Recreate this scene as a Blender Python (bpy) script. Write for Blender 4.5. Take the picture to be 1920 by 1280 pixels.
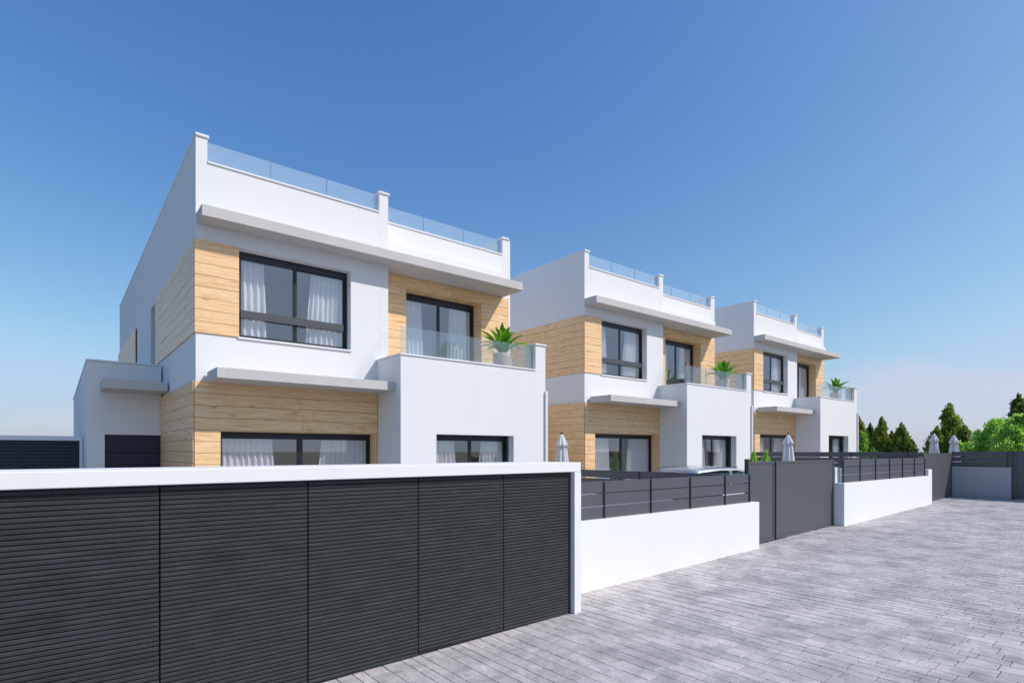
import bpy, bmesh, math, random
from mathutils import Vector, Matrix
random.seed(7)
for o in list(bpy.data.objects): bpy.data.objects.remove(o)
SC = bpy.context.scene
COL = SC.collection
R = math.radians

# ------------------------------------------------------------------ camera, sky, sun, exposure
ZC = 2.10                                     # camera height above the datum
TH = math.atan2(1302, 1055)                   # heading measured from the +X (street) axis
cd = bpy.data.cameras.new('camera'); cam = bpy.data.objects.new('camera', cd); COL.objects.link(cam)
cam.location = (0, 0, ZC); cam.rotation_euler = (R(90), 0, TH - R(90))
cd.sensor_width = 36; cd.lens = 36 * 1055 / 1920; cd.shift_y = 206.3 / 1920
cd.clip_start = 0.05; cd.clip_end = 5000
SC.camera = cam

SUN = Vector((0.73, -1.0, 1.14)).normalized()     # towards the sun
elev = math.asin(SUN.z); azim = math.atan2(SUN.x, SUN.y)
world = bpy.data.worlds.new('World'); SC.world = world; world.use_nodes = True
nt = world.node_tree; nt.nodes.clear()
wo = nt.nodes.new('ShaderNodeOutputWorld'); bg = nt.nodes.new('ShaderNodeBackground')
sk = nt.nodes.new('ShaderNodeTexSky'); sk.sky_type = 'NISHITA'; sk.sun_disc = False
sk.sun_elevation = elev; sk.sun_rotation = azim
sk.altitude = 200; sk.air_density = 1.0; sk.dust_density = 1.7; sk.ozone_density = 3.5
# thin lilac haze clouds low in the sky
tc = nt.nodes.new('ShaderNodeTexCoord'); sep = nt.nodes.new('ShaderNodeSeparateXYZ')
mp = nt.nodes.new('ShaderNodeMapping'); mp.inputs['Scale'].default_value = (1.3, 1.3, 3.2); mp.inputs['Location'].default_value = (9.2, 5.5, 3.1)
nz = nt.nodes.new('ShaderNodeTexNoise'); nz.inputs['Scale'].default_value = 1.5; nz.inputs['Detail'].default_value = 8; nz.inputs['Roughness'].default_value = 0.55
def wm(op, v=None):
    x = nt.nodes.new('ShaderNodeMath'); x.operation = op
    if v is not None: x.inputs[1].default_value = v
    return x
mix = nt.nodes.new('ShaderNodeMixRGB'); mix.inputs['Color2'].default_value = (5.7, 5.85, 7.4, 1)
L = nt.links.new
L(tc.outputs['Generated'], sep.inputs[0]); L(tc.outputs['Generated'], mp.inputs[0]); L(mp.outputs[0], nz.inputs['Vector'])
m1 = wm('MULTIPLY', 0.62); L(nz.outputs['Fac'], m1.inputs[0]); m2 = wm('SUBTRACT', 0.252); L(m1.outputs[0], m2.inputs[0])
m3 = wm('SUBTRACT'); L(m2.outputs[0], m3.inputs[0]); L(sep.outputs['Z'], m3.inputs[1])
cr = nt.nodes.new('ShaderNodeMapRange'); cr.interpolation_type = 'SMOOTHSTEP'; cr.inputs['From Min'].default_value = -0.03; cr.inputs['From Max'].default_value = 0.05; cr.inputs['To Max'].default_value = 0.62
L(m3.outputs[0], cr.inputs['Value']); L(cr.outputs[0], mix.inputs['Fac'])
# grade of the sky as a whole: clear, saturated Mediterranean blue (the same curve in every direction)
SKY = 0.11
sc_ = nt.nodes.new('ShaderNodeSeparateColor'); cc_ = nt.nodes.new('ShaderNodeCombineColor'); L(sk.outputs[0], sc_.inputs[0])
for i_, (p_, k_) in enumerate(((1.34, 2.03), (1.08, 1.55), (0.66, 1.17))):
    a_ = nt.nodes.new('ShaderNodeMath'); a_.operation = 'MULTIPLY'; a_.inputs[1].default_value = SKY; L(sc_.outputs[i_], a_.inputs[0])
    b_ = nt.nodes.new('ShaderNodeMath'); b_.operation = 'POWER'; b_.inputs[1].default_value = p_; L(a_.outputs[0], b_.inputs[0])
    c_ = nt.nodes.new('ShaderNodeMath'); c_.operation = 'MULTIPLY'; c_.inputs[1].default_value = k_ / SKY; L(b_.outputs[0], c_.inputs[0])
    d_ = nt.nodes.new('ShaderNodeMath'); d_.operation = 'SMOOTH_MIN'; d_.inputs[1].default_value = (0.50, 0.655, 0.93)[i_] / SKY; d_.inputs[2].default_value = 0.2 / SKY; L(c_.outputs[0], d_.inputs[0]); L(d_.outputs[0], cc_.inputs[i_])
L(cc_.outputs[0], mix.inputs['Color1'])
L(mix.outputs[0], bg.inputs[0]); bg.inputs[1].default_value = SKY
L(bg.outputs[0], wo.inputs[0])

sd = bpy.data.lights.new('sun', 'SUN'); sun = bpy.data.objects.new('sun', sd); COL.objects.link(sun)
sd.energy = 3.5; sd.angle = R(0.5); sd.color = (1.0, 0.935, 0.865)
sun.rotation_euler = SUN.to_track_quat('Z', 'Y').to_euler(); sun.location = (10, -20, 30)
vs = SC.view_settings; vs.view_transform = 'Standard'; vs.look = 'None'; vs.gamma = 1; vs.use_curve_mapping = False
vs.exposure = 0.0
SC.render.engine = 'CYCLES'
SC.cycles.transparent_max_bounces = 16; SC.cycles.max_bounces = 8

# ------------------------------------------------------------------ materials
class NB:
    def __init__(s, name):
        s.m = bpy.data.materials.new(name); s.m.use_nodes = True; s.t = s.m.node_tree
        s.b = s.t.nodes['Principled BSDF']; s.out = s.t.nodes['Material Output']
    def n(s, ty, **kw):
        x = s.t.nodes.new(ty)
        for k, v in kw.items():
            if k in x.inputs.keys(): x.inputs[k].default_value = v
            else: setattr(x, k, v)
        return x
    def l(s, a, b): s.t.links.new(a, b)
    def ramp(s, src, stops):
        r = s.n('ShaderNodeValToRGB'); e = r.color_ramp.elements
        while len(e) < len(stops): e.new(0.5)
        for q, (p, c) in zip(e, stops): q.position = p; q.color = (*c, 1)
        s.l(src, r.inputs[0]); return r.outputs[0]
    def coord(s, scale=(1, 1, 1), kind='Object', rnd=0):
        t = s.n('ShaderNodeTexCoord'); m = s.n('ShaderNodeMapping'); m.inputs['Scale'].default_value = scale
        s.l(t.outputs[kind], m.inputs['Vector'])
        if rnd:
            oi = s.n('ShaderNodeObjectInfo'); ge = s.n('ShaderNodeNewGeometry')
            ad = s.n('ShaderNodeMath', operation='ADD'); s.l(oi.outputs['Random'], ad.inputs[0]); s.l(ge.outputs['Random Per Island'], ad.inputs[1])
            mm = s.n('ShaderNodeMath', operation='MULTIPLY'); mm.inputs[1].default_value = rnd; s.l(ad.outputs[0], mm.inputs[0])
            cx = s.n('ShaderNodeCombineXYZ')
            for i in range(3): s.l(mm.outputs[0], cx.inputs[i])
            s.l(cx.outputs[0], m.inputs['Location'])
            s.rand = ad.outputs[0]
        return m.outputs[0]
    def noise(s, vec, scale, detail=4, rough=0.5):
        x = s.n('ShaderNodeTexNoise'); x.inputs['Scale'].default_value = scale; x.inputs['Detail'].default_value = detail; x.inputs['Roughness'].default_value = rough
        s.l(vec, x.inputs['Vector']); return x.outputs['Fac']
    def mixc(s, a, b, fac, mode='MIX'):
        x = s.n('ShaderNodeMixRGB', blend_type=mode)
        for v, i in ((fac, 'Fac'), (a, 'Color1'), (b, 'Color2')):
            if isinstance(v, bpy.types.NodeSocket): s.l(v, x.inputs[i])
            elif i == 'Fac': x.inputs[i].default_value = v
            else: x.inputs[i].default_value = (*v, 1)
        return x.outputs[0]
    def bump(s, h, strength, dist=0.01):
        x = s.n('ShaderNodeBump'); x.inputs['Strength'].default_value = strength; x.inputs['Distance'].default_value = dist
        s.l(h, x.inputs['Height']); s.l(x.outputs[0], s.b.inputs['Normal'])
    def set(s, col=None, rough=0.6, metal=0.0, spec=0.5):
        if col is not None:
            if isinstance(col, bpy.types.NodeSocket): s.l(col, s.b.inputs['Base Color'])
            else: s.b.inputs['Base Color'].default_value = (*col, 1)
        s.b.inputs['Roughness'].default_value = rough; s.b.inputs['Metallic'].default_value = metal
        s.b.inputs['Specular IOR Level'].default_value = spec
        return s.m

def mat_plaster(name, c, var=0.03):
    q = NB(name); v = q.coord()
    n1 = q.noise(v, 0.9, 5); n2 = q.noise(v, 90, 3)
    col = q.mixc([x * (1 - var) for x in c], [min(1, x * (1 + var)) for x in c], n1)
    dirt = q.noise(q.coord((3, 3, 0.35)), 1.3, 6, 0.6)
    col = q.mixc(col, [x * 0.965 for x in c], q.ramp(dirt, [(0.5, (0, 0, 0)), (0.85, (1, 1, 1))]))
    q.bump(n2, 0.25, 0.004); return q.set(col, 0.85, spec=0.25)
M = {}
M['plaster'] = mat_plaster('white_plaster', (0.82, 0.81, 0.81), 0.012)
M['shaded_plaster'] = mat_plaster('shaded_plaster', (0.46, 0.45, 0.46), 0.02)  # white plaster with shade put into its colour, for the street end wall
M['coping'] = mat_plaster('coping_stone', (0.83, 0.83, 0.84), 0.03)
M['interior'] = mat_plaster('interior_wall', (0.66, 0.66, 0.68), 0.02)

q = NB('canopy_concrete'); v = q.coord()
n1 = q.noise(v, 60, 3, 0.7); n2 = q.noise(v, 3.0, 5)
c = q.mixc(q.ramp(n1, [(0.3, (0.47, 0.445, 0.43)), (0.7, (0.70, 0.67, 0.65))]), q.ramp(n2, [(0.3, (0.54, 0.515, 0.495)), (0.7, (0.63, 0.605, 0.585))]), 0.5)
q.bump(n1, 0.4, 0.005); M['concrete'] = q.set(c, 0.9, spec=0.2)

q = NB('pine_cladding'); v = q.coord((0.55, 1, 9), rnd=13.7)
n1 = q.noise(v, 3.2, 8, 0.62); fine = q.noise(q.coord((2.0, 1, 60), rnd=5.1), 2.5, 3, 0.6)
kn = q.n('ShaderNodeTexVoronoi'); kn.inputs['Scale'].default_value = 1.0; q.l(q.coord((1.7, 3, 6), rnd=3.3), kn.inputs['Vector'])
c = q.ramp(n1, [(0.25, (0.64, 0.34, 0.155)), (0.42, (0.91, 0.575, 0.29)), (0.6, (0.97, 0.70, 0.40)), (0.78, (0.98, 0.80, 0.54))])
c = q.mixc(c, (0.52, 0.27, 0.13), q.ramp(fine, [(0.42, (0, 0, 0)), (0.8, (0.75, 0.75, 0.75))]))
c = q.mixc(c, (0.33, 0.15, 0.06), q.ramp(kn.outputs['Distance'], [(0.05, (0.6, 0.6, 0.6)), (0.17, (0, 0, 0))]))
tint = q.ramp(q.rand, [(0.0, (0.74, 0.68, 0.62)), (0.5, (0.93, 0.91, 0.88)), (1.0, (1.05, 1.03, 1.0))])
c = q.mixc(c, tint, 1.0, 'MULTIPLY')
q.bump(fine, 0.25, 0.003); q.b.inputs['Coat Weight'].default_value = 0.55; q.b.inputs['Coat Roughness'].default_value = 0.33; M['wood'] = q.set(c, 0.6, spec=0.3)

q = NB('backing'); M['backing'] = q.set((0.05, 0.03, 0.018), 0.9)
def mat_metal(name, c, rough, var=0.08, metal=0.0, spec=0.5):
    q = NB(name); n1 = q.noise(q.coord(), 2.0, 4)
    col = q.mixc([x * (1 - var) for x in c], [x * (1 + var) for x in c], n1); return q.set(col, rough, metal, spec)
M['frame'] = mat_metal('window_frame_metal', (0.014, 0.016, 0.022), 0.35)
M['rail'] = mat_metal('guard_rail_metal', (0.07, 0.075, 0.085), 0.4)
M['fence'] = mat_metal('fence_metal', (0.092, 0.095, 0.108), 0.42)
M['navy'] = mat_metal('navy_metal', (0.013, 0.015, 0.036), 0.5)
M['post'] = mat_metal('post_metal', (0.045, 0.047, 0.055), 0.4)
M['gate'] = mat_metal('gate_metal', (0.088, 0.09, 0.10), 0.45)
M['track'] = mat_metal('dark_recess_metal', (0.008, 0.009, 0.012), 0.6)

q = NB('slat_composite'); v = q.coord((1, 1, 1), rnd=7.0)
n1 = q.noise(v, 3.0, 5, 0.6); n2 = q.noise(q.coord((6, 1, 30), rnd=3.0), 4, 4)
g = q.coord(kind='Generated')
c = q.ramp(n1, [(0.3, (0.024, 0.027, 0.029)), (0.55, (0.036, 0.040, 0.045)), (0.75, (0.054, 0.052, 0.058))])
c = q.mixc(c, (0.03, 0.036, 0.036), q.ramp(n2, [(0.4, (0, 0, 0)), (0.8, (0.5, 0.5, 0.5))]))
gp = q.n('ShaderNodeNewGeometry'); n4 = q.noise(gp.outputs['Position'], 4.5, 5, 0.6)
c = q.mixc(c, q.ramp(n4, [(0.32, (0.90, 0.94, 0.92)), (0.5, (1.0, 1.0, 1.0)), (0.68, (1.12, 1.08, 1.10))]), 1.0, 'MULTIPLY')
q.bump(n2, 0.3, 0.003); M['slat'] = q.set(c, 0.6, spec=0.3)

def mat_glass(name, tint, base, top, rough=0.0, gl=(1, 1, 1)):
    q = NB(name); q.t.nodes.remove(q.b)
    tr = q.n('ShaderNodeBsdfTransparent'); tr.inputs[0].default_value = (*tint, 1)
    gs = q.n('ShaderNodeBsdfGlossy'); gs.inputs['Roughness'].default_value = rough; gs.inputs[0].default_value = (*gl, 1)
    lw = q.n('ShaderNodeLayerWeight'); lw.inputs['Blend'].default_value = 0.5
    pw = q.n('ShaderNodeMath', operation='POWER'); pw.inputs[1].default_value = 4.0; q.l(lw.outputs['Facing'], pw.inputs[0])
    mr = q.n('ShaderNodeMapRange'); mr.inputs['To Min'].default_value = base; mr.inputs['To Max'].default_value = top
    q.l(pw.outputs[0], mr.inputs[0]); mx = q.n('ShaderNodeMixShader'); q.l(mr.outputs[0], mx.inputs[0]); q.l(tr.outputs[0], mx.inputs[1]); q.l(gs.outputs[0], mx.inputs[2])
    q.l(mx.outputs[0], q.out.inputs[0]); return q.m
M['window_glass'] = mat_glass('window_glass', (0.985, 0.99, 0.995), 0.125, 0.42)
M['balustrade'] = mat_glass('balustrade_glass', (0.93, 0.965, 0.98), 0.055, 0.35)
def mat_frost(name, base, haze, top=0.9):
    m = mat_glass(name, (0.90, 0.94, 0.96), base, top); t = m.node_tree; out = t.nodes['Material Output']; src = out.inputs[0].links[0].from_socket
    d = t.nodes.new('ShaderNodeBsdfDiffuse'); d.inputs[0].default_value = (0.74, 0.90, 0.96, 1); tl = t.nodes.new('ShaderNodeBsdfTranslucent'); tl.inputs[0].default_value = (0.74, 0.90, 0.96, 1)
    m1 = t.nodes.new('ShaderNodeMixShader'); m1.inputs[0].default_value = 0.5; t.links.new(d.outputs[0], m1.inputs[1]); t.links.new(tl.outputs[0], m1.inputs[2])
    m2 = t.nodes.new('ShaderNodeMixShader'); m2.inputs[0].default_value = haze; t.links.new(src, m2.inputs[1]); t.links.new(m1.outputs[0], m2.inputs[2]); t.links.new(m2.outputs[0], out.inputs[0]); return m
M['roof_glass'] = mat_frost('roof_glass', 0.10, 0.20)
M['balustrade'] = mat_frost('balcony_glass', 0.06, 0.07, 0.35)
M['clear_glass'] = mat_glass('clear_glass', (0.96, 0.98, 0.985), 0.02, 0.12)
M['glass_edge'] = mat_metal('glass_edge', (0.12, 0.24, 0.26), 0.2)

q = NB('curtain_cloth'); q.set((0.96, 0.96, 0.97), 0.9, spec=0.1)
trn = q.n('ShaderNodeBsdfTranslucent'); trn.inputs[0].default_value = (0.8, 0.8, 0.84, 1)
mx = q.n('ShaderNodeMixShader'); mx.inputs[0].default_value = 0.3; q.l(q.b.outputs[0], mx.inputs[1]); q.l(trn.outputs[0], mx.inputs[2]); q.l(mx.outputs[0], q.out.inputs[0])
M['curtain'] = q.m

q = NB('paver_stone'); v = q.coord((1, 1, 1), rnd=9.0)
n1 = q.noise(v, 2.6, 6, 0.62); n2 = q.noise(q.coord((3.2, 1.4, 3), rnd=2.0), 8, 7, 0.78); n3 = q.noise(v, 140, 2)
ge = q.n('ShaderNodeNewGeometry'); pos = q.noise(ge.outputs['Position'], 1.9, 7, 0.7)
c = q.ramp(n1, [(0.25, (0.33, 0.305, 0.30)), (0.5, (0.51, 0.475, 0.465)), (0.78, (0.66, 0.625, 0.61))])
c = q.mixc(c, q.ramp(n2, [(0.3, (0.27, 0.25, 0.25)), (0.7, (0.73, 0.69, 0.67))]), 0.5)
c = q.mixc(c, q.ramp(q.rand, [(0.15, (0.84, 0.845, 0.86)), (0.6, (0.98, 0.98, 0.98)), (1.2, (1.10, 1.09, 1.09))]), 1.0, 'MULTIPLY')
c = q.mixc(c, q.ramp(pos, [(0.36, (0.70, 0.70, 0.72)), (0.5, (0.95, 0.95, 0.955)), (0.64, (1.17, 1.16, 1.15))]), 1.0, 'MULTIPLY')
c = q.mixc(c, q.ramp(n3, [(0.3, (0.85, 0.85, 0.85)), (0.6, (1.04, 1.04, 1.04))]), 0.7, 'MULTIPLY')
q.bump(n2, 0.35, 0.004); M['paver'] = q.set(c, 0.8, spec=0.3)
q = NB('joint_sand'); v = q.coord(); M['joint'] = q.set(q.ramp(q.noise(v, 30, 3), [(0.3, (0.035, 0.035, 0.04)), (0.7, (0.08, 0.08, 0.085))]), 0.95)
q = NB('yard_tiles'); v = q.coord()
br = q.n('ShaderNodeTexBrick'); br.inputs['Scale'].default_value = 1.6; br.inputs['Color1'].default_value = (0.36, 0.35, 0.34, 1); br.inputs['Color2'].default_value = (0.42, 0.41, 0.39, 1); br.inputs['Mortar'].default_value = (0.2, 0.2, 0.2, 1); br.inputs['Mortar Size'].default_value = 0.008
q.l(v, br.inputs['Vector']); M['yard'] = q.set(q.mixc(br.outputs[0], q.ramp(q.noise(v, 1.5, 5), [(0.3, (0.85, 0.85, 0.85)), (0.7, (1.08, 1.08, 1.08))]), 1.0, 'MULTIPLY'), 0.85)
q = NB('dry_earth'); v = q.coord(); M['earth'] = q.set(q.ramp(q.noise(v, 0.6, 8, 0.6), [(0.3, (0.12, 0.12, 0.06)), (0.7, (0.24, 0.21, 0.14))]), 0.95)

def mat_leaf(name, a, b, tr=0.25):
    q = NB(name); v = q.coord(rnd=3)
    c = q.mixc(a, b, q.ramp(q.rand, [(0.3, (0, 0, 0)), (1.4, (1, 1, 1))]))
    q.set(c, 0.5, spec=0.35)
    t = q.n('ShaderNodeBsdfTranslucent'); q.l(q.mixc(c, (1.6, 1.7, 0.8), 1.0, 'MULTIPLY'), t.inputs[0])
    mx = q.n('ShaderNodeMixShader'); mx.inputs[0].default_value = tr; q.l(q.b.outputs[0], mx.inputs[1]); q.l(t.outputs[0], mx.inputs[2]); q.l(mx.outputs[0], q.out.inputs[0]); return q.m
M['dark_leaf'] = mat_leaf('conifer_leaf', (0.06, 0.095, 0.028), (0.22, 0.28, 0.06), 0.45)
M['bright_leaf'] = mat_leaf('bright_leaf', (0.12, 0.27, 0.045), (0.36, 0.55, 0.16), 0.5)
M['palm_leaf'] = mat_leaf('palm_leaf', (0.06, 0.20, 0.012), (0.17, 0.40, 0.03), 0.3)
q = NB('bark'); M['bark'] = q.set(q.ramp(q.noise(q.coord((8, 8, 1)), 3, 5), [(0.3, (0.06, 0.04, 0.025)), (0.7, (0.16, 0.11, 0.07))]), 0.9)
q = NB('woven_pot'); M['pot'] = q.set(q.ramp(q.noise(q.coord((1, 1, 9)), 6, 3), [(0.3, (0.62, 0.44, 0.32)), (0.7, (0.80, 0.62, 0.48))]), 0.8)
q = NB('soil'); M['soil'] = q.set((0.04, 0.028, 0.02), 0.95)
q = NB('parasol_cloth'); M['parasol'] = q.set(q.mixc((0.62, 0.63, 0.68), (0.76, 0.76, 0.78), q.noise(q.coord((1, 1, 0.3)), 5, 4)), 0.85, spec=0.15)
q = NB('car_paint'); q.b.inputs['Coat Weight'].default_value = 0.8; q.b.inputs['Coat Roughness'].default_value = 0.03; M['paint'] = q.set((0.55, 0.56, 0.58), 0.35, 0.5)
M['car_glass'] = mat_metal('car_glass', (0.01, 0.012, 0.015), 0.05)
M['rubber'] = mat_metal('rubber', (0.012, 0.012, 0.012), 0.8)
M['rim'] = mat_metal('rim', (0.45, 0.45, 0.46), 0.3, metal=0.8)
M['lamp_clear'] = mat_metal('lamp_clear', (0.6, 0.6, 0.62), 0.1)
M['lamp_red'] = mat_metal('lamp_red', (0.4, 0.01, 0.01), 0.15)
q = NB('rattan'); M['rattan'] = q.set(q.ramp(q.noise(q.coord((1, 1, 8)), 20, 3), [(0.3, (0.06, 0.04, 0.03)), (0.7, (0.17, 0.12, 0.09))]), 0.75)
M['cushion'] = mat_plaster('cushion_cloth', (0.55, 0.53, 0.50), 0.04)

# ------------------------------------------------------------------ mesh helpers
def add_box(bm, x0, x1, y0, y1, z0, z1, bevel=0):
    vs_ = [bm.verts.new(p) for p in ((x0, y0, z0), (x1, y0, z0), (x1, y1, z0), (x0, y1, z0), (x0, y0, z1), (x1, y0, z1), (x1, y1, z1), (x0, y1, z1))]
    fs = [bm.faces.new([vs_[i] for i in f]) for f in ((3, 2, 1, 0), (4, 5, 6, 7), (0, 1, 5, 4), (1, 2, 6, 5), (2, 3, 7, 6), (3, 0, 4, 7))]
    if bevel:
        es = list({e for f in fs for e in f.edges}); bmesh.ops.bevel(bm, geom=es, offset=bevel, segments=1, affect='EDGES', clamp_overlap=True)
def box(x0, x1, y0, y1, z0, z1, bevel=0):
    bm = bmesh.new(); add_box(bm, x0, x1, y0, y1, z0, z1, bevel); return bm
def obj(name, bm, mat, parent=None, loc=None, rotz=0, smooth=False):
    me = bpy.data.meshes.new(name)
    if isinstance(bm, bmesh.types.BMesh):
        bmesh.ops.recalc_face_normals(bm, faces=bm.faces); bm.to_mesh(me); bm.free()
    else: me = bm
    for m in (mat if isinstance(mat, (list, tuple)) else [mat]):
        if not me.materials or isinstance(mat, (list, tuple)): me.materials.append(M[m])
    if smooth:
        for p in me.polygons: p.use_smooth = True
    o = bpy.data.objects.new(name, me); COL.objects.link(o)
    if parent: o.parent = parent
    if loc: o.location = loc
    o.rotation_euler.z = rotz
    return o
def tag(o, label=None, cat=None, group=None, kind=None):
    for k, v_ in (('label', label), ('category', cat), ('group', group), ('kind', kind)):
        if v_: o[k] = v_
    return o
def thing(name, label, cat, loc=(0, 0, 0), rotz=0, group=None):
    o = bpy.data.objects.new(name, None); COL.objects.link(o); o.location = loc; o.rotation_euler.z = rotz
    o.empty_display_size = 0.2
    return tag(o, label, cat, group)
def kids(o): return [c_ for c_ in bpy.data.objects if c_.parent == o]
def copy_tree(o, parent=None, cmap=None):
    if cmap is None:
        cmap = {}
        for q_ in bpy.data.objects:
            if q_.parent: cmap.setdefault(q_.parent.name, []).append(q_)
    c_ = o.copy(); COL.objects.link(c_)
    if parent: c_.parent = parent
    for ch in cmap.get(o.name, []): copy_tree(ch, c_, cmap)
    return c_
def wall(u0, u1, z0, z1, d0, d1, holes=(), axis='x'):
    """upright slab with rectangular holes; u runs along x (axis x) or y (axis y)"""
    us = sorted({u0, u1, *[h for H in holes for h in H[:2] if u0 < h < u1]}); zs = sorted({z0, z1, *[h for H in holes for h in H[2:4] if z0 < h < z1]})
    bm = bmesh.new(); cache = {}
    def V(u, d, z):
        k = (round(u, 5), round(d, 5), round(z, 5))
        if k not in cache: cache[k] = bm.verts.new((u, d, z) if axis == 'x' else (d, u, z))
        return cache[k]
    def solid(i, j):
        if i < 0 or j < 0 or i >= len(us) - 1 or j >= len(zs) - 1: return False
        um = (us[i] + us[i + 1]) / 2; zm = (zs[j] + zs[j + 1]) / 2
        return not any(H[0] < um < H[1] and H[2] < zm < H[3] for H in holes)
    for i in range(len(us) - 1):
        for j in range(len(zs) - 1):
            if not solid(i, j): continue
            a, b, c_, e = us[i], us[i + 1], zs[j], zs[j + 1]
            for d in (d0, d1): bm.faces.new((V(a, d, c_), V(b, d, c_), V(b, d, e), V(a, d, e)))
            for (ii, jj, p, q_) in ((i - 1, j, (a, c_), (a, e)), (i + 1, j, (b, c_), (b, e)), (i, j - 1, (a, c_), (b, c_)), (i, j + 1, (a, e), (b, e))):
                if not solid(ii, jj): bm.faces.new((V(p[0], d0, p[1]), V(q_[0], d0, q_[1]), V(q_[0], d1, q_[1]), V(p[0], d1, p[1])))
    return bm
def lathe(bm, prof, n=16, cx=0, cy=0, star=None):
    rings = []
    for (r, z) in prof:
        ring = []
        for k in range(n):
            a = 2 * math.pi * k / n; rr = r * (star(k, z) if star else 1)
            ring.append(bm.verts.new((cx + rr * math.cos(a), cy + rr * math.sin(a), z)))
        rings.append(ring)
    for a, b in zip(rings, rings[1:]):
        for k in range(n): bm.faces.new((a[k], a[(k + 1) % n], b[(k + 1) % n], b[k]))
    bm.faces.new(rings[0][::-1]); bm.faces.new(rings[-1])

# ------------------------------------------------------------------ ground and street
def gz(X): return ZC - 2.03 + 0.02 * (max(-30, min(60, X)) - 5.81)
def sheet(x0, x1, y0, y1, dz, nx=1, ny=1):
    bm = bmesh.new(); xs = [x0 + (x1 - x0) * i / nx for i in range(nx + 1)]; ys = [y0 + (y1 - y0) * j / ny for j in range(ny + 1)]
    g = [[bm.verts.new((x, y, gz(x) + dz)) for y in ys] for x in xs]
    for i in range(nx):
        for j in range(ny): bm.faces.new((g[i][j], g[i + 1][j], g[i + 1][j + 1], g[i][j + 1]))
    return bm
bm = bmesh.new(); xs = [-1500, -30, 60, 1500]; g = [[bm.verts.new((x, y, gz(x) - 0.06)) for y in (-1500, 1500)] for x in xs]
for i in range(3): bm.faces.new((g[i][0], g[i + 1][0], g[i + 1][1], g[i][1]))
tag(obj('ground', bm, 'earth'), kind='structure')
tag(obj('street', sheet(-6, 25.6, -7, 5.86, -0.004), 'joint'), kind='structure')
tag(obj('yard_paving', sheet(-6, 25.2, 5.862, 30, -0.004), 'yard'), kind='structure')
street = bpy.data.objects['street']

# pavers: courses run across the street, each with its own width, lengths vary
pav = []
x = -1.2; rnd = random.Random(3)
while x < 25.1:
    w = rnd.choice((0.11, 0.155, 0.155, 0.20))
    y = -2.6 - rnd.random() * 0.4; lens = (0.15, 0.20, 0.25, 0.25, 0.31)
    while y < 5.84:
        l_ = rnd.choice(lens); y1 = min(y + l_, 5.85)
        if y1 - y > 0.05: pav.append((x, min(x + w, 25.28), y, y1))
        y = y1
    x += w
def seen(p):
    cx_, cy_ = (p[0] + p[1]) / 2, (p[2] + p[3]) / 2
    f_ = cx_ * math.cos(TH) + cy_ * math.sin(TH); r_ = cx_ * math.sin(TH) - cy_ * math.cos(TH)
    if f_ < 0.5: return None
    u = 960 + 1055 * r_ / f_; v_ = 846.3 + 1055 * (ZC - gz(cx_)) / f_
    front = 4.98 if cx_ < 5.16 else 5.58
    return f_ if (0 < u < 1920 and v_ < 1290 and cy_ < front) else None
big = sorted([(seen(p), p) for p in pav if seen(p)])[:300]; bigset = {p for _, p in big}
def paver_box(bm, x0, x1, y0, y1, z, tilt):
    g_ = 0.0032; h = 0.011; b = 0.0022
    a = (x0 + g_, x1 - g_, y0 + 0.005, y1 - 0.005)
    lo = [bm.verts.new(p) for p in ((a[0], a[2], z - 0.006), (a[1], a[2], z - 0.006), (a[1], a[3], z - 0.006), (a[0], a[3], z - 0.006))]
    t = [rnd.uniform(-tilt, tilt) for _ in range(4)]
    mid = [bm.verts.new((v_.co.x, v_.co.y, z + h - b)) for v_ in lo]
    top = [bm.verts.new(p) for p in ((a[0] + b, a[2] + b, z + h + t[0]), (a[1] - b, a[2] + b, z + h + t[1]), (a[1] - b, a[3] - b, z + h + t[2]), (a[0] + b, a[3] - b, z + h + t[3]))]
    for A_, B_ in ((lo, mid), (mid, top)):
        for k in range(4): bm.faces.new((A_[k], A_[(k + 1) % 4], B_[(k + 1) % 4], B_[k]))
    bm.faces.new(top)
pmesh = {}
for _, p in big:
    key = (round(p[1] - p[0], 3), round(p[3] - p[2], 3))
    if key not in pmesh:
        b_ = bmesh.new(); paver_box(b_, -key[0] / 2, key[0] / 2, -key[1] / 2, key[1] / 2, 0, 0.0006)
        bmesh.ops.recalc_face_normals(b_, faces=b_.faces)
        me = bpy.data.meshes.new('paver'); b_.to_mesh(me); b_.free(); me.materials.append(M['paver']); pmesh[key] = me
    o = bpy.data.objects.new('paver', pmesh[key]); COL.objects.link(o); o.parent = street
    cx_ = (p[0] + p[1]) / 2; o.location = (cx_, (p[2] + p[3]) / 2, gz(cx_) + rnd.uniform(-0.001, 0.001)); o.rotation_euler = (0, -math.atan(0.02), 0)
bm = bmesh.new()
for p in pav:
    if p not in bigset: paver_box(bm, *p, gz((p[0] + p[1]) / 2) + rnd.uniform(-0.001, 0.001), 0.0005)
tag(obj('far_pavers', bm, 'paver', street), kind='stuff')

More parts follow.
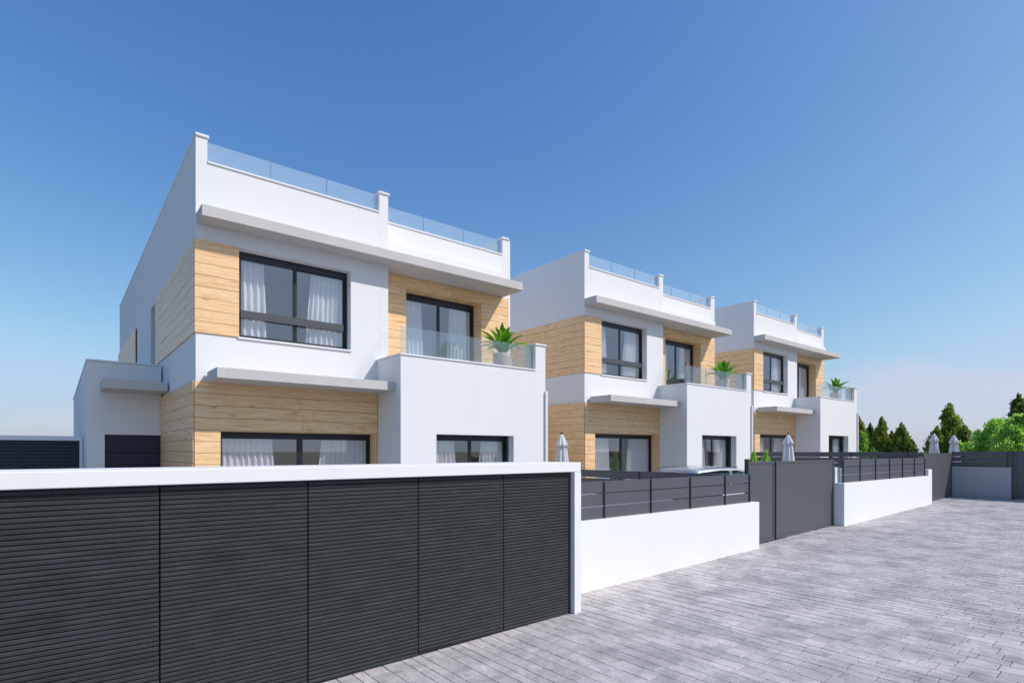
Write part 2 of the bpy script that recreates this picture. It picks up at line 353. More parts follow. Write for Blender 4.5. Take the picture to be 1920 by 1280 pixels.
# ------------------------------------------------------------------ house
ZL = ZC - 2.0          # house local z 0  ==  camera height - 2
def Z(zc): return zc + 2.0
def build_house():
    H = thing('house', '', 'house', (1.96, 11.5, ZL))
    P = lambda n, b, m: obj(n, b, m, H)
    ZB = -0.35
    # walls
    P('wall', wall(0.19, 3.60, ZB, Z(5.265), 0, 0.22, [(0.725, 2.93, Z(2.14), Z(3.845)), (0.40, 3.545, Z(-1.85), Z(0.40))]), 'plaster')
    P('wall', wall(0.0, 15.6, ZB, Z(5.71), 0, 0.19, [(5.2, 6.24, Z(2.12), Z(3.79))], 'y'), 'plaster')
    P('wall', wall(3.803, 7.36, ZB, Z(5.265), 0.41, 0.63, [(4.46, 6.64, Z(1.62), Z(3.86)), (3.9, 7.2, Z(-1.9), Z(1.2))]), 'plaster')
    P('wall', wall(0.0, 0.63, ZB, Z(5.265), 3.602, 3.80, [(-1, 0.22, ZB - 1, Z(1.25)), (0.22, 2, ZB - 1, Z(1.25))], 'y'), 'plaster')
    P('wall', wall(0.41, 15.6, ZB, Z(5.71), 7.362, 7.56, axis='y'), 'plaster')
    P('wall', box(0.192, 7.36, 15.4, 15.6, ZB, Z(5.60)), 'plaster')
    b = bmesh.new(); add_box(b, 0.192, 7.36, 0.222, 15.4, Z(4.55), Z(4.75)); P('roof', b, 'coping')
    b = bmesh.new(); add_box(b, 0.192, 3.60, 0.222, 15.4, Z(1.42), Z(1.58)); add_box(b, 3.602, 7.36, 0.632, 15.4, Z(1.42), Z(1.58)); add_box(b, 0.192, 7.36, 0.222, 15.4, ZB, Z(-1.8)); P('floor_slab', b, 'interior')
    b = bmesh.new()
    add_box(b, 0.195, 7.358, 4.0, 4.1, Z(1.582), Z(4.548)); add_box(b, 0.195, 7.358, 4.0, 4.1, Z(-1.798), Z(1.418)); add_box(b, 3.63, 3.78, 0.64, 3.998, Z(-1.798), Z(1.418))
    P('interior_wall', b, 'interior')
    # balcony block
    P('balcony_wall', wall(3.53, 7.54, ZB, Z(1.985), -1.1, -0.90, [(4.38, 6.52, Z(-1.0), Z(0.375))]), 'plaster')
    P('balcony_wall', wall(-0.898, 0.0, ZB, Z(1.985), 3.53, 3.73, axis='y'), 'plaster')
    P('balcony_wall', wall(-0.898, 0.408, ZB, Z(1.985), 7.34, 7.54, axis='y'), 'plaster')
    P('balcony_floor', box(3.732, 7.338, -0.898, 0.408, Z(1.40), Z(1.58)), 'coping')
    P('balcony_pillar', box(7.215, 7.54, -1.1, -0.72, Z(1.987), Z(2.62)), 'plaster')
    P('coping', box(7.185, 7.565, -1.13, -0.69, Z(2.622), Z(2.665), 0.006), 'coping')
    b = bmesh.new()
    for s in ((3.505, 7.212, -1.125, -0.875), (3.505, 3.755, -0.873, -0.003), (7.315, 7.56, -0.69, 0.405)): add_box(b, *s, Z(1.987), Z(2.022), 0.005)
    P('coping', b, 'coping')
    # copings and pillars of the roof parapet
    P('coping', box(0.192, 3.587, -0.025, 0.245, Z(5.267), Z(5.305), 0.006), 'coping')
    P('coping', box(3.805, 7.358, 0.385, 0.655, Z(5.267), Z(5.305), 0.006), 'coping')
    P('coping', box(-0.012, 0.215, -0.03, 15.62, Z(5.712), Z(5.765), 0.008), 'coping')
    P('coping', box(7.325, 7.575, 0.38, 15.62, Z(5.712), Z(5.765), 0.008), 'coping')
    P('pillar', box(3.59, 3.80, 0.002, 0.25, Z(5.267), Z(5.70)), 'plaster')
    P('coping', box(3.562, 3.828, -0.028, 0.28, Z(5.702), Z(5.75), 0.006), 'coping')
    # roof balustrade panes
    for (a, e, y) in ((0.21, 3.57, 0.11), (3.84, 7.34, 0.52)):
        w = (e - a) / 3
        for k in range(3):
            g_ = P('glass_pane', box(a + k * w + 0.006, a + (k + 1) * w - 0.006, y, y + 0.012, Z(5.306), Z(5.70)), 'roof_glass')
            obj('pane_edge', box(a + (k + 1) * w - 0.006, a + (k + 1) * w - 0.001, y, y + 0.012, Z(5.306), Z(5.70)), 'glass_edge', g_)
    # balcony balustrade
    a, e = 3.58, 7.20; w = (e - a) / 3
    for k in range(3):
        g_ = P('glass_pane', box(a + k * w + 0.006, a + (k + 1) * w - 0.006, -0.995, -0.983, Z(2.024), Z(2.60)), 'balustrade')
        obj('pane_edge', box(a + (k + 1) * w - 0.006, a + (k + 1) * w - 0.001, -0.995, -0.983, Z(2.024), Z(2.60)), 'glass_edge', g_)
    P('glass_pane', box(3.625, 3.637, -0.975, -0.01, Z(2.024), Z(2.60)), 'clear_glass')
    # canopies
    def prism(poly, z0, z1):
        b = bmesh.new(); lo = [b.verts.new((*p, z0)) for p in poly]; hi = [b.verts.new((*p, z1)) for p in poly]
        b.faces.new(lo[::-1]); b.faces.new(hi)
        for k in range(len(poly)): b.faces.new((lo[k], lo[(k + 1) % len(poly)], hi[(k + 1) % len(poly)], hi[k]))
        es = list(b.edges); bmesh.ops.bevel(b, geom=es, offset=0.006, segments=1, affect='EDGES'); return b
    P('canopy', prism([(0.018, -0.45), (7.36, -0.45), (7.36, 0.408), (3.803, 0.408), (3.803, -0.002), (0.018, -0.002)], Z(4.134), Z(4.332)), 'concrete')
    P('canopy', prism([(0.175, -0.86), (3.528, -0.86), (3.528, -0.052), (0.175, -0.052)], Z(1.266), Z(1.450)), 'concrete')
    # down pipes
    for (x0, y0, zt) in ((7.563, 0.42, 5.71), (7.505, -1.155, 1.50)):
        b = bmesh.new(); add_box(b, x0, x0 + 0.075, y0, y0 + 0.05, ZB, Z(zt), 0.008); P('downpipe', b, 'plaster')
    # cladding planks, one object each
    rr = random.Random(11)
    def planks(u0, u1, z0, z1, plane, axis, holes=(), th=0.022, rowh=0.212, lmin=1.5, lmax=2.4, back=True):
        brk = sorted({z0, z1, *[v_ for h_ in holes for v_ in h_[2:4] if z0 < v_ < z1]}); rows = []
        for za, zb in zip(brk, brk[1:]):
            nrow = max(1, round((zb - za) / rowh)); rows += [(za + (zb - za) * k / nrow, za + (zb - za) * (k + 1) / nrow) for k in range(nrow)]
        for (a0, a1) in rows:
            zm = (a0 + a1) / 2; h = a1 - a0
            spans = [(u0, u1)]
            for (p, q_, c0, c1) in holes:
                if c0 < zm < c1:
                    ns = []
                    for (s0, s1) in spans:
                        if p > s0 and p < s1: ns.append((s0, p))
                        if q_ > s0 and q_ < s1: ns.append((q_, s1))
                        if p >= s1 or q_ <= s0: ns.append((s0, s1))
                    spans = ns
            for (s0, s1) in spans:
                u = s0; first = True
                while u < s1 - 0.01:
                    l_ = rr.uniform(*((lmin, lmax) if axis == 'x' else (0.9, 1.5))) * (rr.uniform(0.3, 1) if first else 1); first = False
                    e_ = u + l_
                    if s1 - e_ < 0.35: e_ = s1
                    b = bmesh.new(); t_ = th + rr.uniform(-0.002, 0.002); L_ = e_ - u
                    add_box(b, 0.002, L_ - 0.002, -t_, -0.001, 0.003, h - 0.003, 0.002)
                    if axis == 'x': obj('plank', b, 'wood', H, (u, plane, a0))
                    elif axis == 'y': obj('plank', b, 'wood', H, (plane, e_, a0), -math.pi / 2)   # faces -x
                    u = e_
    G0 = ZB + 0.02
    P('cladding_backing', box(-0.003, 0.722, -0.004, -0.0012, Z(2.157), Z(3.843)), 'backing')
    P('cladding_backing', box(-0.004, -0.0012, -0.001, 5.2, Z(2.157), Z(3.843)), 'backing')
    P('cladding_backing', wall(3.82, 7.555, Z(1.602), Z(4.128), 0.4065, 0.4088, [(4.46, 6.64, 0, Z(3.86))]), 'backing')
    planks(-0.022, 0.722, Z(2.155), Z(3.845), -0.003, 'x')
    planks(0.0, 5.2, Z(2.155), Z(3.845), -0.003, 'y')
    planks(9.48, 15.6, Z(2.155), Z(3.83), -0.03, 'y')
    P('cladding_backing', box(-0.03, -0.001, 9.485, 15.595, Z(2.16), Z(3.825)), 'backing')
    planks(-0.028, 3.52, G0, Z(1.28), -0.03, 'x', [(0.40, 3.5, -1, Z(0.395))])
    planks(-0.03, 3.97, G0, Z(1.28), -0.03, 'y')
    P('cladding_backing', wall(-0.03, 3.525, G0, Z(1.275), -0.03, -0.002, [(0.40, 3.5, -1, Z(0.395))]), 'backing')
    P('cladding_backing', box(-0.03, -0.001, 0.0, 3.97, G0, Z(1.275)), 'backing')
    planks(3.82, 7.555, Z(1.60), Z(4.13), 0.4062, 'x', [(4.46, 6.64, 0, Z(3.86))])
    # clad reveals
    for (x_, ya, yb, z0, z1) in ((3.5, -0.03, 0.24, Z(-1.8), Z(0.395)), (6.64, 0.409, 0.70, Z(1.6), Z(3.86))):
        n_ = 10
        for k in range(n_):
            h = (z1 - z0) / n_
            b = bmesh.new(); add_box(b, 0.0, yb - ya, -0.02, 0, 0.002, h - 0.002, 0.002); obj('plank', b, 'wood', H, (x_ + 0.001, yb, z0 + k * h), -math.pi / 2)
    P('soffit_board', box(0.402, 3.478, -0.05, 0.243, Z(0.379), Z(0.3935)), 'wood'); P('soffit_board', box(4.462, 6.618, 0.389, 0.698, Z(3.842), Z(3.8585)), 'wood')
    # windows
    def window(x0, x1, z0, z1, y, top=0.13, side=0.07, bot=0.07, n=2, rail=None, name='window', mull=0.07):
        ym = y; holes = []; w = (x1 - x0 - 2 * side - mull * (n - 1)) / n; u = x0 + side
        for k in range(n): holes.append((u, u + w, z0 + bot, z1 - top)); u += w + mull
        W = obj(name, wall(x0 + 0.001, x1 - 0.001, z0 + 0.001, z1 - 0.001, ym, ym + 0.07, holes), 'frame', H)
        for i_, hh in enumerate(holes):
            dy = 0.018 + 0.022 * i_
            obj('sash', wall(hh[0] + 0.001, hh[1] - 0.001, hh[2] + 0.001, hh[3] - 0.001, ym + dy - 0.012, ym + dy + 0.016, [(hh[0] + 0.028, hh[1] - 0.028, hh[2] + 0.03, hh[3] - 0.028)]), 'frame', W)
            obj('pane', box(hh[0] + 0.026, hh[1] - 0.026, ym + dy - 0.001, ym + dy + 0.003, hh[2] + 0.028, hh[3] - 0.026), 'window_glass', W)
        if rail: obj('guard_rail', box(x0 + 0.065, x1 - 0.10, ym - 0.055, ym - 0.004, rail[0], rail[1], 0.004), 'rail', W)
        return W
    window(0.725, 2.93, Z(2.165), Z(3.845), 0.20 - 0.001, top=0.125, side=0.055, bot=0.05, rail=(Z(2.565), Z(2.715)), mull=0.03)
    P('sill', box(0.70, 2.945, -0.035, 0.198, Z(2.125), Z(2.163), 0.005), 'coping')
    window(0.405, 3.478, Z(-1.8), Z(0.377), 0.245, top=0.10, side=0.045, mull=0.07, name='glass_door')
    window(4.465, 6.618, Z(1.6), Z(3.84), 0.70, top=0.14, side=0.06, mull=0.04, name='glass_door')
    window(4.385, 6.515, Z(-0.99), Z(0.373), -0.91 + 0.09, top=0.10, side=0.05, mull=0.045)
    # narrow side window
    W = P('window', wall(5.2, 6.24, Z(2.121), Z(3.789), 0.09, 0.15, [(5.28, 6.16, Z(2.2), Z(3.7))], 'y'), 'frame')
    obj('pane', box(0.115, 0.12, 5.28, 6.16, Z(2.2), Z(3.7)), 'window_glass', W)
    # low annex with its canopy and dark door
    P('annex_wall', wall(-1.43, 0.0 - 0.034, ZB, Z(2.0), 4.0, 4.2, [(-1.115, -0.036, ZB - 1, Z(0.385))]), 'plaster')
    P('annex_wall', box(-1.43, -1.23, 4.202, 16.3, ZB, Z(2.0)), 'plaster')
    P('annex_roof', box(-1.228, -0.034, 4.202, 16.3, Z(1.80), Z(1.98)), 'coping')
    P('coping', box(-1.45, -0.034, 3.975, 4.225, Z(2.002), Z(2.04), 0.005), 'coping'); P('coping', box(-1.45, -1.21, 4.227, 16.3, Z(2.002), Z(2.04), 0.005), 'coping')
    P('canopy', box(-1.205, -0.036, 3.0, 3.998, Z(1.335), Z(1.53), 0.005), 'concrete')
    D = P('annex_door', box(-1.113, -0.038, 4.08, 4.14, ZB, Z(0.383)), 'track')
    for k in range(9):
        obj('door_board', box(-1.108, -0.043, 4.062, 4.079, ZB + 0.01 + k * 0.29, ZB + 0.29 + k * 0.29 if k < 8 else Z(0.378), 0.004), 'navy', D)
    return H
H1 = build_house()
houses = [H1]
for (X_, dz) in ((12.06, 0.17), (21.88, 0.34)):
    h = copy_tree(H1); h.location = (X_, 11.5, ZL + dz); houses.append(h)
for h, lb in zip(houses, ('largest white house, nearest the camera, behind the dark slatted gate with an annex',
                          'middle white house with brown clad side wall, behind the slat fence and the parked car',
                          'farthest and smallest looking white house, its right side against the trees and open sky')):
    tag(h, lb, 'house', 'white two storey houses with pine cladding')

# ------------------------------------------------------------------ curtains (each hangs by itself behind its window)
def curtain_mesh(w, h, folds, seed, gather=0.12, side=1):
    rr = random.Random(seed); bm = bmesh.new(); nu, nv = folds * 8, 8; ph = [rr.uniform(-0.6, 0.6) for _ in range(folds + 2)]
    rows = []
    for j in range(nv + 1):
        t = j / nv; row = []
        sc_ = 1 - gather * (t ** 1.2)                 # narrower at the top
        for i in range(nu + 1):
            s = i / nu; k = s * folds; a = 2 * math.pi * k + ph[int(k)] * math.sin(math.pi * (k % 1))
            x_ = w * (s * sc_ if side > 0 else 1 - (1 - s) * sc_)
            row.append(bm.verts.new((x_ + 0.006 * math.sin(3 * a + t * 4), 0.042 * math.sin(a) * (1 - 0.35 * t) + 0.01 * math.sin(t * 5 + s * 9), h * t)))
        rows.append(row)
    for j in range(nv):
        for i in range(nu): bm.faces.new((rows[j][i], rows[j][i + 1], rows[j + 1][i + 1], rows[j + 1][i]))
    me = bpy.data.meshes.new('curtain')
    bm.to_mesh(me); bm.free(); me.materials.append(M['curtain'])
    for p in me.polygons: p.use_smooth = True
    return me
wins = [('upper left window', 0.80, 2.88, 2.24, 3.74, 0.315, 0.50, 0.80), ('wide ground floor door', 0.45, 3.46, -1.75, 0.29, 0.355, 1.08, 1.2),
        ('balcony door', 4.54, 6.58, 1.64, 3.73, 0.81, 0.62, 0.75), ('window under the balcony', 4.45, 6.46, -0.9, 0.30, -0.70, 0.70, 0.72)]
hn = ('nearest', 'middle', 'farthest')
for wi, (wn, x0, x1, z0, z1, y, wl, wr) in enumerate(wins):
    ml = curtain_mesh(wl, z1 - z0, max(4, int(wl * 9)), wi * 2, 0.10, 1); mr_ = curtain_mesh(wr, z1 - z0, max(4, int(wr * 9)), wi * 2 + 1, 0.14, -1)
    for hi, h in enumerate(houses):
        for (me, xx, sn) in ((ml, x0, 'left'), (mr_, x1 - wr, 'right')):
            o = bpy.data.objects.new('curtain', me); COL.objects.link(o)
            o.location = (h.location.x + xx, h.location.y + y, h.location.z + Z(z0))
            tag(o, 'white curtain, %s one in the %s of the %s house' % (sn, wn, hn[hi]), 'curtain', 'white curtains behind the house windows')

# ------------------------------------------------------------------ front gate enclosure (nearest)
S = thing('gate_surround', 'white rendered surround with flat cap framing the dark slatted gate in the foreground', 'wall', (0, 0, 0))
GB = -0.15
obj('cap', box(-1.75, 5.16, 4.98, 5.72, ZC - 0.254, ZC - 0.135, 0.006), 'plaster', S)
obj('pier', box(5.046, 5.16, 4.981, 5.719, GB, ZC - 0.2545), 'plaster', S)
obj('pier', box(-1.749, -1.64, 4.981, 5.719, GB, ZC - 0.2545), 'plaster', S)
obj('rear_wall', box(-1.638, 5.044, 5.60, 5.718, GB, ZC - 0.2545), 'plaster', S)
Gt = thing('slatted_gate', 'wide charcoal gate of narrow horizontal slats in the foreground, set in the white surround', 'gate', (0, 5.04, 0))
bnd = [-1.636, -0.50, 0.617, 1.746, 2.863, 3.967, 5.044]
ns = 49
for i in range(6):
    x0, x1 = bnd[i] + 0.006, bnd[i + 1] - 0.006
    ztop = ZC - 0.262; zb = gz(x0) + 0.012
    h = (ztop - (gz(2) + 0.03)) / ns
    Pn = obj('panel', box(x0, x1, 0.020, 0.045, zb, ztop), 'track', Gt)
    b = bmesh.new(); hh = h - 0.0058; L_ = x1 - x0
    pr = [(0, 0.0), (-0.011, 0.002), (-0.0145, 0.008), (-0.0145, hh - 0.005), (-0.010, hh), (0, hh)]
    A_ = [b.verts.new((0, p[0], p[1])) for p in pr]; B_ = [b.verts.new((L_, p[0], p[1])) for p in pr]
    for k in range(6): b.faces.new((A_[k], A_[(k + 1) % 6], B_[(k + 1) % 6], B_[k]))
    b.faces.new(A_[::-1]); b.faces.new(B_)
    first = obj('slat', b, 'slat', Pn, (x0, 0.0195, ztop - h))
    for k in range(1, ns):
        if ztop - (k + 1) * h < gz(x1) + 0.005: break
        o = first.copy(); COL.objects.link(o); o.parent = Pn; o.location = (x0, 0.0195, ztop - (k + 1) * h)

# ------------------------------------------------------------------ low walls, slat fences and gates
def low_wall(name_label, x0, x1, y0, y1, ztop, extra=(), mt='plaster'):
    W = thing('low_wall', name_label, 'wall', (x0, y0, 0))
    obj('wall', box(0, x1 - x0, 0, y1 - y0, -0.15, ZC + ztop, 0.004), mt, W)
    for e_ in extra: obj('pier', box(e_[0] - x0, e_[1] - x0, e_[2] - y0, e_[3] - y0, -0.15 if len(e_) < 6 else ZC + e_[5], ZC + e_[4], 0.004), 'plaster', W)
    return W
low_wall('long low white wall between the slatted foreground gate and the first grey gate', 5.162, 10.87, 5.6, 5.8, -1.0)
low_wall('low white wall farther down the street, between the sliding gate and the far gate', 15.04, 22.06, 5.6, 5.8, -0.777,
         [(21.70, 22.06, 5.601, 5.799, -0.57, -0.7765), (15.04, 15.30, 5.802, 6.02, -0.39)])
low_wall('shaded low white wall across the street end, beside the far gate', 25.36, 25.56, 4.20, 5.878, -0.548, mt='shaded_plaster')  # white wall, part of its shade is painted by a darker base colour
low_wall('low white garden wall under the slat fence between the nearest and middle houses', 9.8, 9.96, 5.802, 20, -1.0)
low_wall('low white garden wall under the slat fence beside the farthest house', 21.4, 21.56, 5.802, 20, -0.58)

def fence(label, p0, p1, z0, nslat, sh, gap, posts, group='charcoal horizontal slat fences'):
    d = Vector((p1[0] - p0[0], p1[1] - p0[1])); Ln = d.length; F = thing('slat_fence', label, 'fence', (p0[0], p0[1], ZC + z0), math.atan2(d.y, d.x), group)
    cuts = [0] + [p for p in posts if 0.02 < p < Ln - 0.02] + [Ln]
    for p in posts: obj('post', box(p - 0.012, p + 0.012, -0.012, 0.012, 0.0, nslat * (sh + gap) - gap + 0.002, 0.003), 'post', F)
    for a, b_ in zip(cuts, cuts[1:]):
        for k in range(nslat):
            z_ = 0.006 + k * (sh + gap)
            obj('slat', box(a + 0.004, b_ - 0.004, 0.0125, 0.034, z_, z_ + sh, 0.002), 'fence', F)
    return F
fence('charcoal slat fence on the long low wall beside the foreground gate', (5.165, 5.69), (10.69, 5.69), -1.0, 3, 0.172, 0.017, [1.235, 2.365, 3.475, 4.605, 5.50])
fence('charcoal slat fence on the farther low wall of the street', (15.22, 5.69), (21.70, 5.69), -0.777, 3, 0.180, 0.018, [0.02, 1.10, 2.19, 3.27, 4.36, 5.44, 6.45])
fence('charcoal slat fence running back between the nearest and middle houses', (9.88, 20), (9.88, 5.82), -1.0, 3, 0.172, 0.023, [1.0 * k + 0.2 for k in range(0, 14, 2)] + [13.9])
fence('charcoal slat fence running back beside the farthest house, behind a closed parasol', (21.48, 20), (21.48, 5.82), -0.58, 3, 0.172, 0.023, [1.0 * k + 0.2 for k in range(0, 14, 2)] + [13.9])
fence('shaded dark slat fence above the low wall across the street end', (25.46, 5.878), (25.46, 4.20), -0.548, 3, 0.166, 0.022, [0.02, 1.56])

def plate_gate(label, x0, x1, y, ztop, fr=0.045, axis='x', split=None):
    Ln = x1 - x0; zb = gz(x0 if axis == 'x' else 25.3) + 0.02; zt = ZC + ztop
    T = thing('metal_gate', label, 'gate', (x0, y, 0) if axis == 'x' else (y, x0, 0), 0 if axis == 'x' else math.pi / 2, 'grey sheet metal gates')
    cells = [(0, Ln)] if not split else [(0, split), (split, Ln)]
    obj('gate_frame', wall(0, Ln, zb, zt, 0, 0.05, [(a + fr, b_ - fr, zb + fr + 0.03, zt - fr) for a, b_ in cells]), 'gate', T)
    for a, b_ in cells: obj('sheet_panel', box(a + fr + 0.001, b_ - fr - 0.001, 0.012, 0.03, zb + fr + 0.031, zt - fr - 0.001), 'gate', T)
    return T
pg = plate_gate('narrow grey pedestrian gate at the end of the long low wall', 10.90, 11.97, 5.83, -0.205)
obj('gate_post', box(-0.05, -0.003, -0.01, 0.07, 0.0, ZC - 0.15), 'post', pg)
sg = plate_gate('wide grey sliding gate beside the narrow pedestrian gate', 12.05, 15.03, 5.83, -0.205)
obj('gate_post', box(-0.068, -0.003, 0.03, 0.09, 0.0, ZC - 0.215), 'track', sg)
obj('wheel_track', box(-1.0, 3.0, -0.02, 0.05, gz(12.05) + 0.006, gz(12.05) + 0.018), 'post', sg)
plate_gate('far grey gate in the street corner with a diagonal shadow', 22.10, 25.358, 5.83, -0.05)
eg = plate_gate('dark shaded gate across the street end, cut by the right edge of the view', -1.0, 4.10, 25.40, 0.0, axis='y')
for o in kids(eg): o.location = (0, 0, 0)
obj('gate_post', box(5.105, 5.19, -0.03, 0.04, 0.3, ZC + 0.0), 'post', eg)

# slatted gate wall of the neighbouring plot behind, far left
S2 = thing('gate_surround', 'small shaded wall with pale cap framing a dark gate beside the house annex', 'wall', (0, 17.8, 0))
obj('cap', box(-6.0, 0.52, 0, 0.5, ZC + 0.275, ZC + 0.385, 0.006), 'plaster', S2)
obj('pier', box(0.46, 0.52, 0.001, 0.499, 0, ZC + 0.2745), 'plaster', S2)
G2 = thing('slatted_gate', 'dark navy slatted gate far left beyond the white foreground cap', 'gate', (0, 17.86, 0))
for (a, b_) in ((-3.6, -2.1), (-2.099, -0.606), (-0.605, 0.455)):
    Pn = obj('panel', box(a, b_, 0.02, 0.04, 0.0, ZC + 0.27), 'track', G2)
    for k in range(24):
        obj('slat', box(a + 0.004, b_ - 0.004, 0.004, 0.0195, ZC + 0.262 - (k + 1) * 0.085 + 0.012, ZC + 0.262 - k * 0.085, 0.003), 'navy', Pn)

# ------------------------------------------------------------------ closed parasols
def parasol(loc, label, ht=2.4, seed=0):
    rr = random.Random(seed); T = thing('parasol', label, 'parasol', loc, rr.uniform(0, 1), 'closed white parasols')
    b = bmesh.new(); lathe(b, [(0.02, 0.05), (0.02, ht - 0.02)], 10); obj('pole', b, 'rim', T)
    b = bmesh.new(); lathe(b, [(0.24, 0.0), (0.25, 0.02), (0.25, 0.06), (0.05, 0.09), (0.035, 0.3)], 20); obj('base', b, 'post', T)
    b = bmesh.new(); lathe(b, [(0.012, ht - 0.03), (0.03, ht - 0.01), (0.028, ht + 0.03), (0.01, ht + 0.045)], 10); obj('finial', b, 'post', T)
    n = 64; ph = [rr.uniform(0.75, 1.2) for _ in range(8)]
    def star(k, z): return (0.72 + 0.36 * abs(math.sin(4 * 2 * math.pi * k / n)) * ph[k * 8 // n]) * (1 + 0.05 * math.sin(z * 9 + k))
    b = bmesh.new(); lathe(b, [(0.235, ht - 1.5), (0.225, ht - 1.35), (0.19, ht - 0.95), (0.155, ht - 0.6), (0.125, ht - 0.36), (0.10, ht - 0.22), (0.06, ht - 0.08), (0.02, ht - 0.03)], n, star=star)
    obj('canopy', b, 'parasol', T, smooth=True)
    b = bmesh.new(); lathe(b, [(0.165, ht - 0.36), (0.145, ht - 0.27), (0.07, ht - 0.10), (0.025, ht - 0.02)], n, star=lambda k, z: (0.8 + 0.3 * abs(math.sin(4 * 2 * math.pi * k / n + 0.6))))
    obj('vent_flap', b, 'parasol', T, smooth=True)
    b = bmesh.new(); lathe(b, [(0.19, ht - 1.02), (0.19, ht - 0.98)], 24); obj('tie_strap', b, 'parasol', T)
parasol((10.6, 10.95, gz(10.6)), 'closed white parasol against the brown clad side of the middle house', 2.42, 1)
parasol((19.55, 9.05, gz(19.5)), 'closed white parasol standing behind the grey sliding gate', 2.36, 2)
parasol((28.4, 7.14, gz(28)), 'closed white parasol beyond the far gate, the left one of two', 2.35, 3)
parasol((28.6, 6.52, gz(28)), 'closed white parasol beyond the street end fence, the right one of two', 2.28, 4)

# ------------------------------------------------------------------ balcony plants
def leaf_mesh(L_, w, bend, seed):
    bm = bmesh.new(); n = 9; rows = []
    for i in range(n + 1):
        t = i / n; ang = R(80) - bend * t * t; 
        ww = w * (0.32 + 1.5 * t - 1.75 * t ** 2.4 if t < 1 else 0.0); ww = max(ww, 0.006)
        if i == 0: x_, z_ = 0.0, 0.0
        else: x_ += math.cos(ang) * L_ / n; z_ += math.sin(ang) * L_ / n
        rows.append([bm.verts.new((x_, -ww / 2, z_ + 0.12 * ww)), bm.verts.new((x_, 0, z_ - 0.1 * ww)), bm.verts.new((x_, ww / 2, z_ + 0.12 * ww))])
    for a, b_ in zip(rows, rows[1:]):
        for k in (0, 1): bm.faces.new((a[k], a[k + 1], b_[k + 1], b_[k]))
    me = bpy.data.meshes.new('leaf'); bm.to_mesh(me); bm.free(); me.materials.append(M['palm_leaf'])
    for p in me.polygons: p.use_smooth = True
    return me
LM = [leaf_mesh(0.80, 0.22, 0.55, 1), leaf_mesh(0.88, 0.18, 1.0, 2), leaf_mesh(0.82, 0.15, 1.6, 3)]
def potted_plant(label, seed):
    rr = random.Random(seed); T = thing('potted_plant', label, 'potted plant', group='potted plants on the balconies')
    b = bmesh.new(); lathe(b, [(0.15, 0), (0.19, 0.25), (0.225, 0.62), (0.235, 0.80), (0.24, 0.84), (0.21, 0.84), (0.205, 0.79)], 24); obj('pot', b, 'pot', T, smooth=True)
    b = bmesh.new(); lathe(b, [(0.21, 0.74), (0.21, 0.795)], 16); obj('soil', b, 'soil', T)
    for k in range(42):
        m_ = 0 if k < 14 else (1 if k < 29 else 2)
        o = bpy.data.objects.new('leaf', LM[m_]); COL.objects.link(o); o.parent = T; o.location = (rr.uniform(-0.03, 0.03), rr.uniform(-0.03, 0.03), 0.79)
        o.rotation_euler = (rr.uniform(-0.15, 0.15), 0 if m_ else -0.1, k * 2.4 + rr.uniform(-0.3, 0.3)); o.scale = [rr.uniform(0.8, 1.05)] * 3
        if m_ == 1: o.rotation_euler.y = 0.25
        if m_ == 2: o.rotation_euler.y = 0.45
    return T
P1 = potted_plant('potted plant with broad green leaves on the balcony of the nearest house', 5)
P1.location = (8.62, 11.0, ZL + Z(1.58))
for h, n_ in zip(houses[1:], ('middle', 'farthest')):
    c_ = copy_tree(P1); c_.location = (h.location.x + 6.66, 11.0, h.location.z + Z(1.58)); c_.rotation_euler.z = 1.3 if n_ == 'middle' else 2.5
    c_['label'] = 'potted plant with broad green leaves on the balcony of the %s house' % n_

# rattan armchair on the middle balcony
T = thing('armchair', 'dark brown woven armchair on the balcony of the middle house', 'armchair', (12.06 + 4.1, 11.15, ZL + 0.17 + Z(1.58)), R(200))
for sx in (-0.27, 0.27):
    for sy in (-0.25, 0.25): obj('leg', box(sx - 0.02, sx + 0.02, sy - 0.02, sy + 0.02, 0, 0.38), 'rattan', T)
    obj('armrest', box(sx - 0.035, sx + 0.035, -0.30, 0.30, 0.60, 0.64, 0.01), 'rattan', T)
    obj('side_panel', box(sx - 0.02, sx + 0.02, -0.28, 0.28, 0.385, 0.598, 0.005), 'rattan', T)
obj('seat', box(-0.25, 0.25, -0.29, 0.29, 0.33, 0.40, 0.01), 'rattan', T); obj('cushion', box(-0.24, 0.24, -0.27, 0.23, 0.402, 0.49, 0.02), 'cushion', T)
obj('backrest', box(-0.29, 0.29, 0.31, 0.36, 0.30, 1.18, 0.015), 'rattan', T)

